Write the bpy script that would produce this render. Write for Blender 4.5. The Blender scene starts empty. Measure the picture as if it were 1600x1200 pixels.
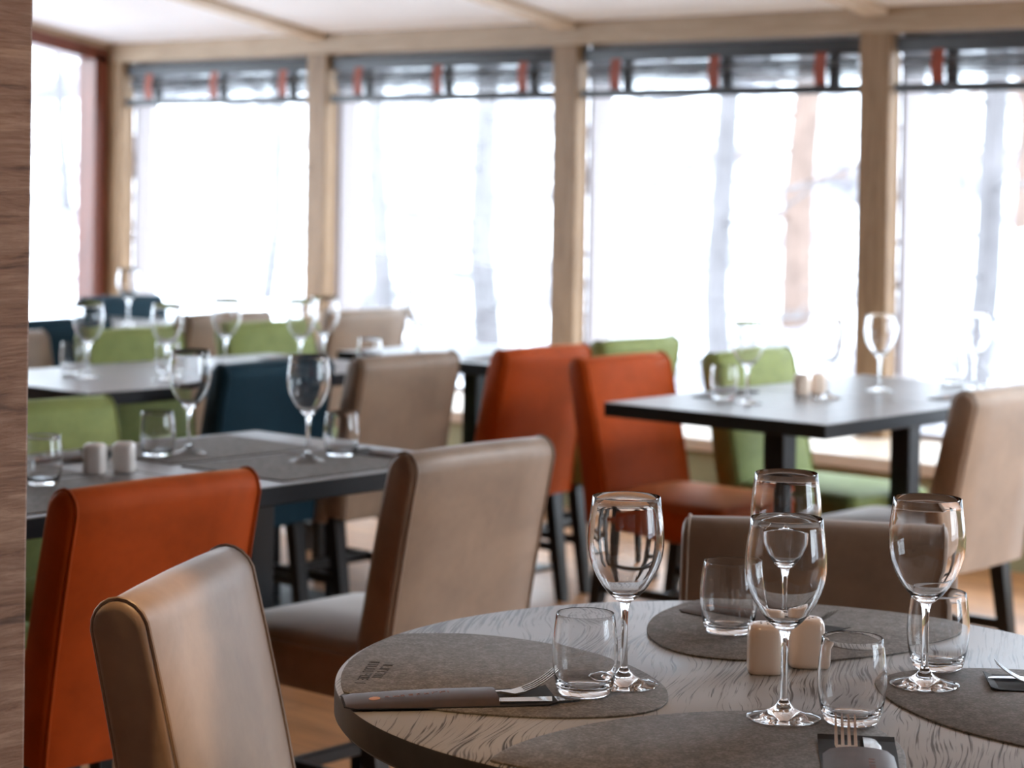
import bpy, bmesh, math, random
from mathutils import Vector, Matrix

S = bpy.context.scene
C = S.collection
R = math.radians

# ------------------------------------------------------------------ camera
F_PX, YAW, PITCH, ROLL, PPY, EYE = 3366.38, R(131.2744), R(0.91855), R(0.87382), 334.83, 1.35
fw = Vector((math.cos(YAW) * math.cos(PITCH), math.sin(YAW) * math.cos(PITCH), -math.sin(PITCH)))
rt = Vector((math.sin(YAW), -math.cos(YAW), 0.0))
up = rt.cross(fw)
rt2 = rt * math.cos(ROLL) + up * math.sin(ROLL)
up2 = up * math.cos(ROLL) - rt * math.sin(ROLL)
cam_data = bpy.data.cameras.new('camera')
cam = bpy.data.objects.new('camera', cam_data)
C.objects.link(cam)
m = Matrix.Identity(4)
for i in range(3):
    m[i][0], m[i][1], m[i][2] = rt2[i], up2[i], -fw[i]
m[0][3], m[1][3], m[2][3] = 0.0, 0.0, EYE
cam.matrix_world = m
cam_data.sensor_width = 36.0
cam_data.lens = F_PX / 1600 * 36
cam_data.shift_y = -(600 - PPY) / 1600
cam_data.clip_start, cam_data.clip_end = 0.05, 500
cam_data.dof.use_dof = True
cam_data.dof.focus_distance = 2.5
cam_data.dof.aperture_fstop = 5.8
S.camera = cam

# ------------------------------------------------------------------ view, sampling aids
vs = S.view_settings
vs.view_transform = 'Standard'
vs.look = 'None'
vs.gamma = 1
vs.use_curve_mapping = False
vs.exposure = 0.0
try:
    S.cycles.use_denoising = True
    S.cycles.max_bounces = 20
    S.cycles.diffuse_bounces = 5
    S.cycles.glossy_bounces = 6
    S.cycles.transmission_bounces = 18
    S.cycles.transparent_max_bounces = 24
    S.cycles.sample_clamp_indirect = 4.0
    S.cycles.caustics_refractive = True
    S.cycles.caustics_reflective = False
except Exception:
    pass

# ------------------------------------------------------------------ world: overcast winter sky
SKY = 11.0
w = bpy.data.worlds.new('overcast_sky')
S.world = w
w.use_nodes = True
nt = w.node_tree
nt.nodes.clear()
wo = nt.nodes.new('ShaderNodeOutputWorld')
bg = nt.nodes.new('ShaderNodeBackground')
gr = nt.nodes.new('ShaderNodeTexCoord')
sp = nt.nodes.new('ShaderNodeSeparateXYZ')
mr = nt.nodes.new('ShaderNodeMapRange')
mr.inputs['From Min'].default_value = 0.0
mr.inputs['From Max'].default_value = 0.8
mix = nt.nodes.new('ShaderNodeMix')
mix.data_type = 'RGBA'
mix.inputs[6].default_value = (0.82, 0.90, 1.0, 1)
mix.inputs[7].default_value = (0.76, 0.87, 1.0, 1)
nt.links.new(gr.outputs['Generated'], sp.inputs[0])
nt.links.new(sp.outputs['Z'], mr.inputs['Value'])
nt.links.new(mr.outputs[0], mix.inputs[0])
nt.links.new(mix.outputs[2], bg.inputs['Color'])
bg.inputs['Strength'].default_value = SKY
nt.links.new(bg.outputs[0], wo.inputs['Surface'])

# ------------------------------------------------------------------ room measures
YW = 7.35            # inner face of the window wall's posts
XL = -9.40           # left wall
XR, YB = 3.4, -3.4
POST = [-9.335, -7.749, -6.153, -4.557, -2.961, -1.365, 0.231]
SLOPE = 0.163
def ceil_z(y): return 2.055 + (YW - y) * SLOPE

def light(name, kind, loc, energy, color=(1, 1, 1), **kw):
    d = bpy.data.lights.new(name, kind)
    d.energy = energy
    d.color = color
    o = bpy.data.objects.new(name, d)
    o.location = loc
    C.objects.link(o)
    for k, v in kw.items():
        setattr(d, k, v)
    return o
def aim(o, target):
    o.rotation_euler = (Vector(target) - o.location).to_track_quat('-Z', 'Y').to_euler()
# portals at the real window openings, only a sampling aid for the sky
p1 = light('window_portal', 'AREA', ((XL + 0.25) / 2, YW + 0.35, 1.15), 1, shape='RECTANGLE', size=0.25 - XL, size_y=1.8)
p1.rotation_euler = (R(-90), 0, 0)
p1.data.cycles.is_portal = True
p2 = light('window_portal', 'AREA', (XL - 0.3, 5.2, 1.2), 1, shape='RECTANGLE', size=4.2, size_y=1.8)
p2.rotation_euler = (0, R(-90), 0)
p2.data.cycles.is_portal = True
p3 = light('window_portal', 'AREA', (XR + 0.3, 5.4, 1.25), 1, shape='RECTANGLE', size=1.7, size_y=3.5)
p3.rotation_euler = (0, R(90), 0)
p3.data.cycles.is_portal = True
# the room's warm ceiling spots (the fixtures hang from the rafters, above the frame)
WARM = (1.0, 0.62, 0.30)
fill = light('overhead_fill_light', 'AREA', (-1.0, 5.4, ceil_z(5.4) - 0.06), 150, (0.80, 0.90, 1.0), shape='RECTANGLE', size=1.2, size_y=1.2)  # added cool fill from overhead to brighten seats and tabletops, no actual fixture
for (x, y, tx, ty, e, ang) in [(-1.75, 2.25, -2.11, 1.66, 170, 13), (-1.1, 0.15, -1.82, 1.05, 125, 40), (-1.1, 0.9, -1.47, 2.15, 28, 24)]:
    l = light('ceiling_spot_light', 'SPOT', (x, y, ceil_z(y) - 0.2), e, WARM, spot_size=R(ang), spot_blend=0.6, shadow_soft_size=0.03)
    aim(l, (tx, ty, 0.8))

# ------------------------------------------------------------------ materials
def newmat(name):
    mt = bpy.data.materials.new(name)
    mt.use_nodes = True
    return mt, mt.node_tree, mt.node_tree.nodes['Principled BSDF']
def setp(b, **kw):
    for k, v in kw.items():
        k = k.replace('_', ' ')
        for cand in (k, k.title()):
            if cand in b.inputs:
                b.inputs[cand].default_value = v
                break
def coord(nt, scale=(1, 1, 1), rot=(0, 0, 0), kind='Object'):
    tc = nt.nodes.new('ShaderNodeTexCoord')
    mp = nt.nodes.new('ShaderNodeMapping')
    mp.inputs['Scale'].default_value = scale
    mp.inputs['Rotation'].default_value = rot
    nt.links.new(tc.outputs[kind], mp.inputs[0])
    return mp.outputs[0]
def noise(nt, vec, scale, detail=4, rough=0.55, dist=0.0):
    n = nt.nodes.new('ShaderNodeTexNoise')
    n.inputs['Scale'].default_value = scale
    n.inputs['Detail'].default_value = detail
    n.inputs['Roughness'].default_value = rough
    n.inputs['Distortion'].default_value = dist
    nt.links.new(vec, n.inputs['Vector'])
    return n.outputs['Fac']
def ramp(nt, fac, stops):
    r = nt.nodes.new('ShaderNodeValToRGB')
    el = r.color_ramp.elements
    while len(el) < len(stops):
        el.new(0.5)
    for e, (p, c) in zip(el, stops):
        e.position = p
        e.color = (c[0], c[1], c[2], 1)
    nt.links.new(fac, r.inputs[0])
    return r.outputs[0]
def bump(nt, b, h, strength, dist=0.002):
    bp = nt.nodes.new('ShaderNodeBump')
    bp.inputs['Strength'].default_value = strength
    bp.inputs['Distance'].default_value = dist
    nt.links.new(h, bp.inputs['Height'])
    nt.links.new(bp.outputs[0], b.inputs['Normal'])
def plain(name, col, rough=0.5, metallic=0.0, var=0.0, vscale=6, **kw):
    mt, nt, b = newmat(name)
    setp(b, Base_Color=(*col, 1), Roughness=rough, Metallic=metallic)
    for k, v in kw.items():
        setp(b, **{k: v})
    v = coord(nt)
    n = noise(nt, v, vscale, 3)
    if var:
        c = ramp(nt, n, [(0.25, [x * (1 - var) for x in col]), (0.75, [min(1, x * (1 + var)) for x in col])])
        nt.links.new(c, b.inputs['Base Color'])
    return mt
def velvet(name, col, var=0.22, sheen=0.9, tint=None, rough=0.46, spec=0.5):
    mt, nt, b = newmat(name)
    setp(b, Roughness=rough, Specular_IOR_Level=spec, Specular_Tint=(*(tint or (1, 1, 1)), 1))
    v = coord(nt, (1, 1, 1))
    n1 = noise(nt, v, 7, 4, 0.6, 0.6)
    n2 = noise(nt, v, 45, 3, 0.6)
    mx = nt.nodes.new('ShaderNodeMath')
    mx.operation = 'MULTIPLY_ADD'
    nt.links.new(n2, mx.inputs[0])
    mx.inputs[1].default_value = 0.25
    nt.links.new(n1, mx.inputs[2])
    c = ramp(nt, mx.outputs[0], [(0.4, [x * (1 - var) for x in col]), (0.62, col), (0.85, [min(1, x * (1 + var)) for x in col])])
    nt.links.new(c, b.inputs['Base Color'])
    setp(b, Sheen_Weight=sheen * 0.55, Sheen_Roughness=0.4, Sheen_Tint=(*(tint or col), 1))
    bump(nt, b, n2, 0.15, 0.001)
    return mt
M = {}
M['orange'] = velvet('orange_velvet', (0.37, 0.050, 0.006), tint=(1.0, 0.42, 0.14), rough=0.6, spec=0.3)
M['beige'] = velvet('beige_velvet', (0.25, 0.17, 0.113), tint=(1.0, 0.96, 0.94), rough=0.46, spec=0.5, sheen=1.5)
M['green'] = velvet('green_velvet', (0.21, 0.24, 0.075), tint=(0.75, 0.9, 0.45), rough=0.55, spec=0.4)
M['teal'] = velvet('dark_teal_velvet', (0.008, 0.022, 0.033), tint=(0.25, 0.5, 0.65), sheen=0.5, rough=0.6, spec=0.25)
M['black_leg'] = plain('black_stained_wood', (0.012, 0.011, 0.011), 0.35, var=0.3, vscale=20)
M['black_metal'] = plain('black_metal', (0.012, 0.013, 0.015), 0.45, Specular_IOR_Level=0.3)
M['steel'] = plain('steel', (0.75, 0.74, 0.72), 0.16, 1.0)
M['ceramic'] = plain('cream_ceramic', (0.88, 0.71, 0.58), 0.3, Coat_Weight=0.5)
M['ceramic_white'] = plain('white_ceramic', (0.78, 0.74, 0.70), 0.3, Coat_Weight=0.5)
M['ceiling'] = plain('off_white_ceiling', (0.84, 0.845, 0.87), 0.6, var=0.02)
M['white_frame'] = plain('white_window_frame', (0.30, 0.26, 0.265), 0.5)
M['wall'] = plain('olive_grey_panel', (0.34, 0.33, 0.19), 0.6, var=0.06)
M['plaster'] = plain('warm_plaster', (0.62, 0.50, 0.38), 0.8, var=0.06)
M['dark_wall'] = plain('dark_brown_wall', (0.16, 0.105, 0.07), 0.7, var=0.1)
M['strap'] = plain('rust_leather_strap', (0.23, 0.034, 0.010), 0.6, var=0.1)
M['blind_rail'] = plain('charcoal_blind_rail', (0.035, 0.037, 0.042), 0.5)
M['print'] = plain('dark_print', (0.03, 0.026, 0.023), 0.6)
M['gold_print'] = plain('copper_print', (0.55, 0.25, 0.10), 0.45)
M['brown_print'] = plain('russet_print', (0.20, 0.075, 0.045), 0.5)

def wood(name, c_dark, c_mid, c_light, grain=(1, 14, 14), scale=3.0, rough=0.5, b_str=0.25, rot=(0, 0, 0), knots=True):
    mt, nt, b = newmat(name)
    v = coord(nt, grain, rot)
    n = noise(nt, v, scale, 6, 0.65, 1.2)
    v2 = coord(nt, (1, 1, 1))
    n2 = noise(nt, v2, 2.2, 3)
    mm = nt.nodes.new('ShaderNodeMath')
    mm.operation = 'MULTIPLY_ADD'
    nt.links.new(n2, mm.inputs[0])
    mm.inputs[1].default_value = 0.35
    nt.links.new(n, mm.inputs[2])
    c = ramp(nt, mm.outputs[0], [(0.42, c_dark), (0.62, c_mid), (0.85, c_light)])
    nt.links.new(c, b.inputs['Base Color'])
    setp(b, Roughness=rough)
    if b_str > 0:
        bump(nt, b, n, b_str, 0.002)
    return mt
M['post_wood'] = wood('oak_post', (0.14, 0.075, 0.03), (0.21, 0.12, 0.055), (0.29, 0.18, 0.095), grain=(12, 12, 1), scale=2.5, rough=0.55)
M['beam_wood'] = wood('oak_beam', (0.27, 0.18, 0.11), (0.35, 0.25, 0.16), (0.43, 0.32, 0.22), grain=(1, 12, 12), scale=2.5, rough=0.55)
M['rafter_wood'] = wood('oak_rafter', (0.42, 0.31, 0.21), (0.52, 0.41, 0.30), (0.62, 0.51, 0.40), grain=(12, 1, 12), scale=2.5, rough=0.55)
M['red_frame'] = wood('red_brown_frame', (0.07, 0.018, 0.010), (0.12, 0.03, 0.016), (0.17, 0.045, 0.024), grain=(12, 12, 1), scale=3, rough=0.35)
M['ledge'] = wood('pale_ledge', (0.60, 0.45, 0.32), (0.68, 0.54, 0.42), (0.76, 0.63, 0.52), grain=(1, 12, 12), rough=0.35)
M['black_table'] = wood('dark_table', (0.13, 0.127, 0.125), (0.18, 0.177, 0.175), (0.24, 0.237, 0.235), grain=(14, 1, 14), scale=3, rough=0.30, b_str=0.0)

def floor_mat():
    mt, nt, b = newmat('oak_floor_planks')
    tc = nt.nodes.new('ShaderNodeTexCoord')
    mp = nt.nodes.new('ShaderNodeMapping')
    mp.inputs['Rotation'].default_value = (0, 0, R(0))
    nt.links.new(tc.outputs['Object'], mp.inputs[0])
    br = nt.nodes.new('ShaderNodeTexBrick')
    br.inputs['Scale'].default_value = 1.0
    br.inputs['Brick Width'].default_value = 1.6
    br.inputs['Row Height'].default_value = 0.14
    br.inputs['Mortar Size'].default_value = 0.002
    br.inputs['Color1'].default_value = (0.52, 0.25, 0.105, 1)
    br.inputs['Color2'].default_value = (0.40, 0.18, 0.07, 1)
    br.inputs['Mortar'].default_value = (0.10, 0.05, 0.03, 1)
    nt.links.new(mp.outputs[0], br.inputs['Vector'])
    v = coord(nt, (1, 12, 1))
    n = noise(nt, v, 3, 5, 0.6, 0.8)
    g = ramp(nt, n, [(0.3, (0.62, 0.62, 0.62)), (0.7, (1.15, 1.1, 1.05))])
    mx = nt.nodes.new('ShaderNodeMix')
    mx.data_type = 'RGBA'
    mx.blend_type = 'MULTIPLY'
    mx.inputs[0].default_value = 1
    nt.links.new(br.outputs['Color'], mx.inputs[6])
    nt.links.new(g, mx.inputs[7])
    nt.links.new(mx.outputs[2], b.inputs['Base Color'])
    setp(b, Roughness=0.38)
    return mt
M['floor'] = floor_mat()

def round_top_mat():
    # brushed, open-grained oak stained grey-brown; dark pores follow wavy growth rings
    mt, nt, b = newmat('grey_stained_oak')
    rot = (0, 0, R(-29))
    v = coord(nt, (1.0, 0.16, 1.0), rot)
    nz = noise(nt, v, 5.5, 2, 0.5, 0.0)
    v1 = coord(nt, (1, 1, 1), rot)
    sx = nt.nodes.new('ShaderNodeSeparateXYZ')
    nt.links.new(v1, sx.inputs[0])
    a = nt.nodes.new('ShaderNodeMath')
    a.operation = 'MULTIPLY_ADD'
    nt.links.new(nz, a.inputs[0])
    a.inputs[1].default_value = 0.09
    nt.links.new(sx.outputs['X'], a.inputs[2])
    cv = nt.nodes.new('ShaderNodeCombineXYZ')
    s1 = nt.nodes.new('ShaderNodeMath'); s1.operation = 'MULTIPLY'; s1.inputs[1].default_value = 300.0
    s2_ = nt.nodes.new('ShaderNodeMath'); s2_.operation = 'MULTIPLY'; s2_.inputs[1].default_value = 7.0
    nt.links.new(a.outputs[0], s1.inputs[0]); nt.links.new(sx.outputs['Y'], s2_.inputs[0])
    nt.links.new(s1.outputs[0], cv.inputs[0]); nt.links.new(s2_.outputs[0], cv.inputs[1])
    st = noise(nt, cv.outputs[0], 1.0, 3, 0.6, 0.3)
    dens = noise(nt, coord(nt, (1, 0.5, 1), rot), 7, 3, 0.6)
    mu = nt.nodes.new('ShaderNodeMath')
    mu.operation = 'MULTIPLY_ADD'
    nt.links.new(dens, mu.inputs[0])
    mu.inputs[1].default_value = 0.5
    nt.links.new(st, mu.inputs[2])
    line = ramp(nt, mu.outputs[0], [(0.60, (0, 0, 0)), (0.66, (0.4, 0.4, 0.4)), (0.71, (1, 1, 1))])
    big = noise(nt, v1, 3.0, 3)
    base = ramp(nt, big, [(0.3, (0.30, 0.295, 0.29)), (0.7, (0.42, 0.415, 0.41))])
    mx = nt.nodes.new('ShaderNodeMix')
    mx.data_type = 'RGBA'
    mx.inputs[6].default_value = (0.03, 0.027, 0.025, 1)
    nt.links.new(line, mx.inputs[0])
    nt.links.new(base, mx.inputs[7])
    nt.links.new(mx.outputs[2], b.inputs['Base Color'])
    setp(b, Roughness=0.34)
    bump(nt, b, line, 0.15, 0.0004)
    return mt
M['round_top'] = round_top_mat()

def felt_mat():
    mt, nt, b = newmat('speckled_recycled_leather')
    v = coord(nt)
    n = noise(nt, v, 260, 5, 0.75)
    n2 = noise(nt, v, 55, 3, 0.6)
    mm = nt.nodes.new('ShaderNodeMath')
    mm.operation = 'MULTIPLY_ADD'
    nt.links.new(n2, mm.inputs[0])
    mm.inputs[1].default_value = 0.4
    nt.links.new(n, mm.inputs[2])
    c = ramp(nt, mm.outputs[0], [(0.5, (0.070, 0.062, 0.056)), (0.7, (0.15, 0.137, 0.126)), (0.92, (0.31, 0.29, 0.27))])
    nt.links.new(c, b.inputs['Base Color'])
    setp(b, Roughness=0.62)
    bump(nt, b, n, 0.2, 0.0006)
    return mt
M['mat'] = felt_mat()
M['pouch'] = plain('dark_brown_leather', (0.055, 0.036, 0.03), 0.42, var=0.2, vscale=60)
M['pouch_inner'] = plain('black_leather', (0.008, 0.007, 0.007), 0.7)

def rustic_mat():
    mt, nt, b = newmat('rustic_oak_cladding')
    v = coord(nt, (1, 1.2, 13))
    n = noise(nt, v, 3.2, 8, 0.7, 1.6)
    v2 = coord(nt, (1, 2, 30))
    n2 = noise(nt, v2, 9, 4, 0.7, 0.5)
    kn = noise(nt, coord(nt, (1, 3, 6)), 2.6, 2, 0.5, 2.0)
    mm = nt.nodes.new('ShaderNodeMath')
    mm.operation = 'MULTIPLY_ADD'
    nt.links.new(n2, mm.inputs[0])
    mm.inputs[1].default_value = 0.4
    nt.links.new(n, mm.inputs[2])
    m2 = nt.nodes.new('ShaderNodeMath')
    m2.operation = 'MULTIPLY_ADD'
    nt.links.new(kn, m2.inputs[0])
    m2.inputs[1].default_value = 0.3
    nt.links.new(mm.outputs[0], m2.inputs[2])
    c = ramp(nt, m2.outputs[0], [(0.62, (0.09, 0.047, 0.030)), (0.78, (0.24, 0.135, 0.082)), (0.92, (0.31, 0.195, 0.135)), (1.0, (0.40, 0.27, 0.19))])
    nt.links.new(c, b.inputs['Base Color'])
    setp(b, Roughness=0.6)
    bump(nt, b, mm.outputs[0], 0.5, 0.004)
    return mt
M['rustic'] = rustic_mat()

def glass_mat(name, tint=(1, 1, 1)):
    mt, nt, b = newmat(name)
    nt.nodes.remove(b)
    g = nt.nodes.new('ShaderNodeBsdfGlass')
    g.inputs['Roughness'].default_value = 0.0
    g.inputs['IOR'].default_value = 1.5
    g.inputs['Color'].default_value = (*tint, 1)
    # faint dried-water specks
    nt.links.new(g.outputs[0], nt.nodes['Material Output'].inputs['Surface'])
    return mt
M['glass'] = glass_mat('clear_drinking_glass')
def pane_mat():
    mt, nt, b = newmat('window_pane_glass')
    nt.nodes.remove(b)
    t = nt.nodes.new('ShaderNodeBsdfTransparent')
    t.inputs[0].default_value = (0.97, 0.985, 0.98, 1)
    g = nt.nodes.new('ShaderNodeBsdfGlossy')
    g.inputs['Roughness'].default_value = 0.0
    f = nt.nodes.new('ShaderNodeFresnel')
    f.inputs['IOR'].default_value = 1.45
    mx = nt.nodes.new('ShaderNodeMixShader')
    geo = nt.nodes.new('ShaderNodeNewGeometry')
    inv = nt.nodes.new('ShaderNodeMath'); inv.operation = 'SUBTRACT'; inv.inputs[0].default_value = 1.0
    nt.links.new(geo.outputs['Backfacing'], inv.inputs[1])
    mf = nt.nodes.new('ShaderNodeMath'); mf.operation = 'MULTIPLY'
    nt.links.new(f.outputs[0], mf.inputs[0]); nt.links.new(inv.outputs[0], mf.inputs[1])
    nt.links.new(mf.outputs[0], mx.inputs[0])
    nt.links.new(t.outputs[0], mx.inputs[1])
    nt.links.new(g.outputs[0], mx.inputs[2])
    nt.links.new(mx.outputs[0], nt.nodes['Material Output'].inputs['Surface'])
    return mt
M['pane'] = pane_mat()
def fabric_mat():
    mt, nt, b = newmat('sheer_grey_blind_fabric')
    nt.nodes.remove(b)
    v = coord(nt, (1, 1, 30))
    n = noise(nt, v, 3, 4, 0.6, 0.5)
    c = ramp(nt, n, [(0.40, (0.05, 0.05, 0.052)), (0.58, (0.35, 0.35, 0.36))])
    d = nt.nodes.new('ShaderNodeBsdfDiffuse')
    tl = nt.nodes.new('ShaderNodeBsdfTranslucent')
    tr = nt.nodes.new('ShaderNodeBsdfTransparent')
    nt.links.new(c, d.inputs[0])
    nt.links.new(c, tl.inputs[0])
    m1 = nt.nodes.new('ShaderNodeMixShader')
    m1.inputs[0].default_value = 0.6
    nt.links.new(d.outputs[0], m1.inputs[1])
    nt.links.new(tl.outputs[0], m1.inputs[2])
    m2 = nt.nodes.new('ShaderNodeMixShader')
    m2.inputs[0].default_value = 0.35
    nt.links.new(m1.outputs[0], m2.inputs[1])
    nt.links.new(tr.outputs[0], m2.inputs[2])
    nt.links.new(m2.outputs[0], nt.nodes['Material Output'].inputs['Surface'])
    return mt
M['fabric'] = fabric_mat()

# ------------------------------------------------------------------ mesh helpers
def T(x=0, y=0, z=0): return Matrix.Translation((x, y, z))
def RZ(a): return Matrix.Rotation(a, 4, 'Z')
def box(bm, c, s, bev=0.0, seg=2, mat=None):
    r = bmesh.ops.create_cube(bm, size=1.0)
    vs_ = r['verts']
    bmesh.ops.scale(bm, vec=s, verts=vs_)
    bmesh.ops.translate(bm, vec=c, verts=vs_)
    if bev > 0:
        es = {e for v in vs_ for e in v.link_edges}
        rb = bmesh.ops.bevel(bm, geom=list(es), offset=bev, segments=seg, profile=0.5, affect='EDGES')
        vs_ = list({v for f in rb['faces'] for v in f.verts} | {v for v in vs_ if v.is_valid})
    if mat is not None:
        bmesh.ops.transform(bm, matrix=mat, verts=[v for v in vs_ if v.is_valid])
    return vs_
def lathe(bm, prof, seg=48, loc=(0, 0, 0)):
    rings = []
    for (r, z) in prof:
        if r < 1e-6:
            rings.append([bm.verts.new((loc[0], loc[1], loc[2] + z))])
        else:
            rings.append([bm.verts.new((loc[0] + r * math.cos(2 * math.pi * k / seg), loc[1] + r * math.sin(2 * math.pi * k / seg), loc[2] + z)) for k in range(seg)])
    for a, b in zip(rings, rings[1:]):
        for k in range(seg):
            k2 = (k + 1) % seg
            if len(a) == 1 and len(b) == 1:
                continue
            if len(a) == 1:
                bm.faces.new((a[0], b[k2], b[k]))
            elif len(b) == 1:
                bm.faces.new((a[k], a[k2], b[0]))
            else:
                bm.faces.new((a[k], a[k2], b[k2], b[k]))
    bmesh.ops.recalc_face_normals(bm, faces=bm.faces)
def loft(bm, loops, cap=True, close=True):
    rows = [[bm.verts.new(p) for p in l] for l in loops]
    n = len(rows[0])
    for a, b in zip(rows, rows[1:]):
        for k in range(n if close else n - 1):
            k2 = (k + 1) % n
            bm.faces.new((a[k], a[k2], b[k2], b[k]))
    if cap:
        bm.faces.new(rows[0])
        bm.faces.new(list(reversed(rows[-1])))
    bmesh.ops.recalc_face_normals(bm, faces=bm.faces)
def tube(bm, pts, r, seg=8, closed=False):
    pts = [Vector(p) for p in pts]
    rr = r if isinstance(r, (list, tuple)) else [r] * len(pts)
    rings = []
    prev = None
    for i, p in enumerate(pts):
        a = pts[i - 1] if i > 0 else (pts[-1] if closed else p)
        b = pts[(i + 1) % len(pts)] if (i < len(pts) - 1 or closed) else p
        t = (b - a).normalized()
        ref = Vector((0, 0, 1)) if abs(t.z) < 0.9 else Vector((1, 0, 0))
        if prev is not None:
            u = (prev - t * prev.dot(t))
            u = u.normalized() if u.length > 1e-5 else t.cross(ref).normalized()
        else:
            u = t.cross(ref).normalized()
        prev = u
        v = t.cross(u)
        rings.append([bm.verts.new(p + (u * math.cos(2 * math.pi * k / seg) + v * math.sin(2 * math.pi * k / seg)) * rr[i]) for k in range(seg)])
    n = len(rings)
    for i in range(n if closed else n - 1):
        a, b = rings[i], rings[(i + 1) % n]
        for k in range(seg):
            k2 = (k + 1) % seg
            bm.faces.new((a[k], a[k2], b[k2], b[k]))
    if not closed:
        bm.faces.new(list(reversed(rings[0])))
        bm.faces.new(rings[-1])
    bmesh.ops.recalc_face_normals(bm, faces=bm.faces)
def obj(name, bm, mat, parent=None, smooth=True, loc=None, rz=0.0, angle=40):
    me = bpy.data.meshes.new(name)
    bm.to_mesh(me)
    bm.free()
    me.materials.append(M[mat] if isinstance(mat, str) else mat)
    o = bpy.data.objects.new(name, me)
    C.objects.link(o)
    if smooth:
        me.shade_smooth()
        try:
            me.set_sharp_from_angle(angle=R(angle))
        except Exception:
            pass
    if parent is not None:
        o.parent = parent
    if loc is not None:
        o.location = loc
    o.rotation_euler = (0, 0, rz)
    return o
def tag(o, label=None, cat=None, group=None, kind=None):
    if label: o['label'] = label
    if cat: o['category'] = cat
    if group: o['group'] = group
    if kind: o['kind'] = kind
    return o
def thing(name, label, cat, loc=(0, 0, 0), rz=0.0, group=None):
    o = bpy.data.objects.new(name, None)
    o.empty_display_size = 0.1
    C.objects.link(o)
    o.location = loc
    o.rotation_euler = (0, 0, rz)
    return tag(o, label, cat, group)
def struct(name, bm, mat, label=None, smooth=False):
    return tag(obj(name, bm, mat, smooth=smooth), label, kind='structure')
def copy_thing(root, loc, rz=0.0, label=None, group=None, keep_mat=True):
    r = root.copy()
    C.objects.link(r)
    r.location = loc
    r.rotation_euler = (0, 0, rz)
    if label: r['label'] = label
    if group: r['group'] = group
    for ch in list(root.children):
        c = ch.copy()
        C.objects.link(c)
        c.parent = r
        for g in list(ch.children):
            d = g.copy()
            C.objects.link(d)
            d.parent = c
    return r
def BM(): return bmesh.new()

# ================================================================== OUTSIDE
def hill_z(x, y):
    d = max(0.0, y - 9.0)
    dl = max(0.0, -11.5 - x)
    z = -0.9 + 0.12 * d + 0.0045 * d * d
    z += 0.05 * dl
    z += 0.35 * math.sin(x * 0.35 + y * 0.22) * min(1, d / 6) + 0.25 * math.sin(x * 0.9 - y * 0.5) * min(1, d / 8)
    # the bank of a track crossing the slope
    tdist = y - (22 + 0.35 * (x + 14))
    z += 1.0 / (1 + math.exp(-tdist * 2.2)) * 1.1 - 0.5 / (1 + math.exp(-(tdist + 3) * 2.0))
    return z
bm = BM()
nx, ny = 90, 90
grid = []
for j in range(ny + 1):
    row = []
    for i in range(nx + 1):
        x = -62 + 84 * i / nx
        y = 7.9 + 62 * (j / ny) ** 1.5
        if x < -9.8 or True:
            row.append(bm.verts.new((x, y, hill_z(x, y))))
    grid.append(row)
for j in range(ny):
    for i in range(nx):
        bm.faces.new((grid[j][i], grid[j][i + 1], grid[j + 1][i + 1], grid[j + 1][i]))
def snow_mat():
    mt, nt, b = newmat('snow_with_brush')
    v = coord(nt, (1, 1, 1))
    n = noise(nt, v, 0.75, 7, 0.72, 1.0)
    c = ramp(nt, n, [(0.0, (0.80, 0.82, 0.86)), (0.475, (0.86, 0.87, 0.90)), (0.54, (0.20, 0.19, 0.21)), (0.64, (0.07, 0.062, 0.068))])
    nt.links.new(c, b.inputs['Base Color'])
    setp(b, Roughness=0.9)
    return mt
tag(obj('snowy_hillside', bm, snow_mat()), 'bright snow covered hillside with patches of brush outside the windows', 'hillside', kind='structure')
bm = BM()
for (x0, x1, y0, y1) in [(-62, -9.9, -14, 7.9)]:
    n1, n2 = 30, 16
    g = [[bm.verts.new((x0 + (x1 - x0) * i / n1, y0 + (y1 - y0) * j / n2, hill_z(x0 + (x1 - x0) * i / n1, 7.9))) for i in range(n1 + 1)] for j in range(n2 + 1)]
    for j in range(n2):
        for i in range(n1):
            bm.faces.new((g[j][i], g[j][i + 1], g[j + 1][i + 1], g[j + 1][i]))
tag(obj('snowy_ground', bm, bpy.data.materials['snow_with_brush']), 'flat bright snow outside the left window', 'ground', kind='structure')

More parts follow.
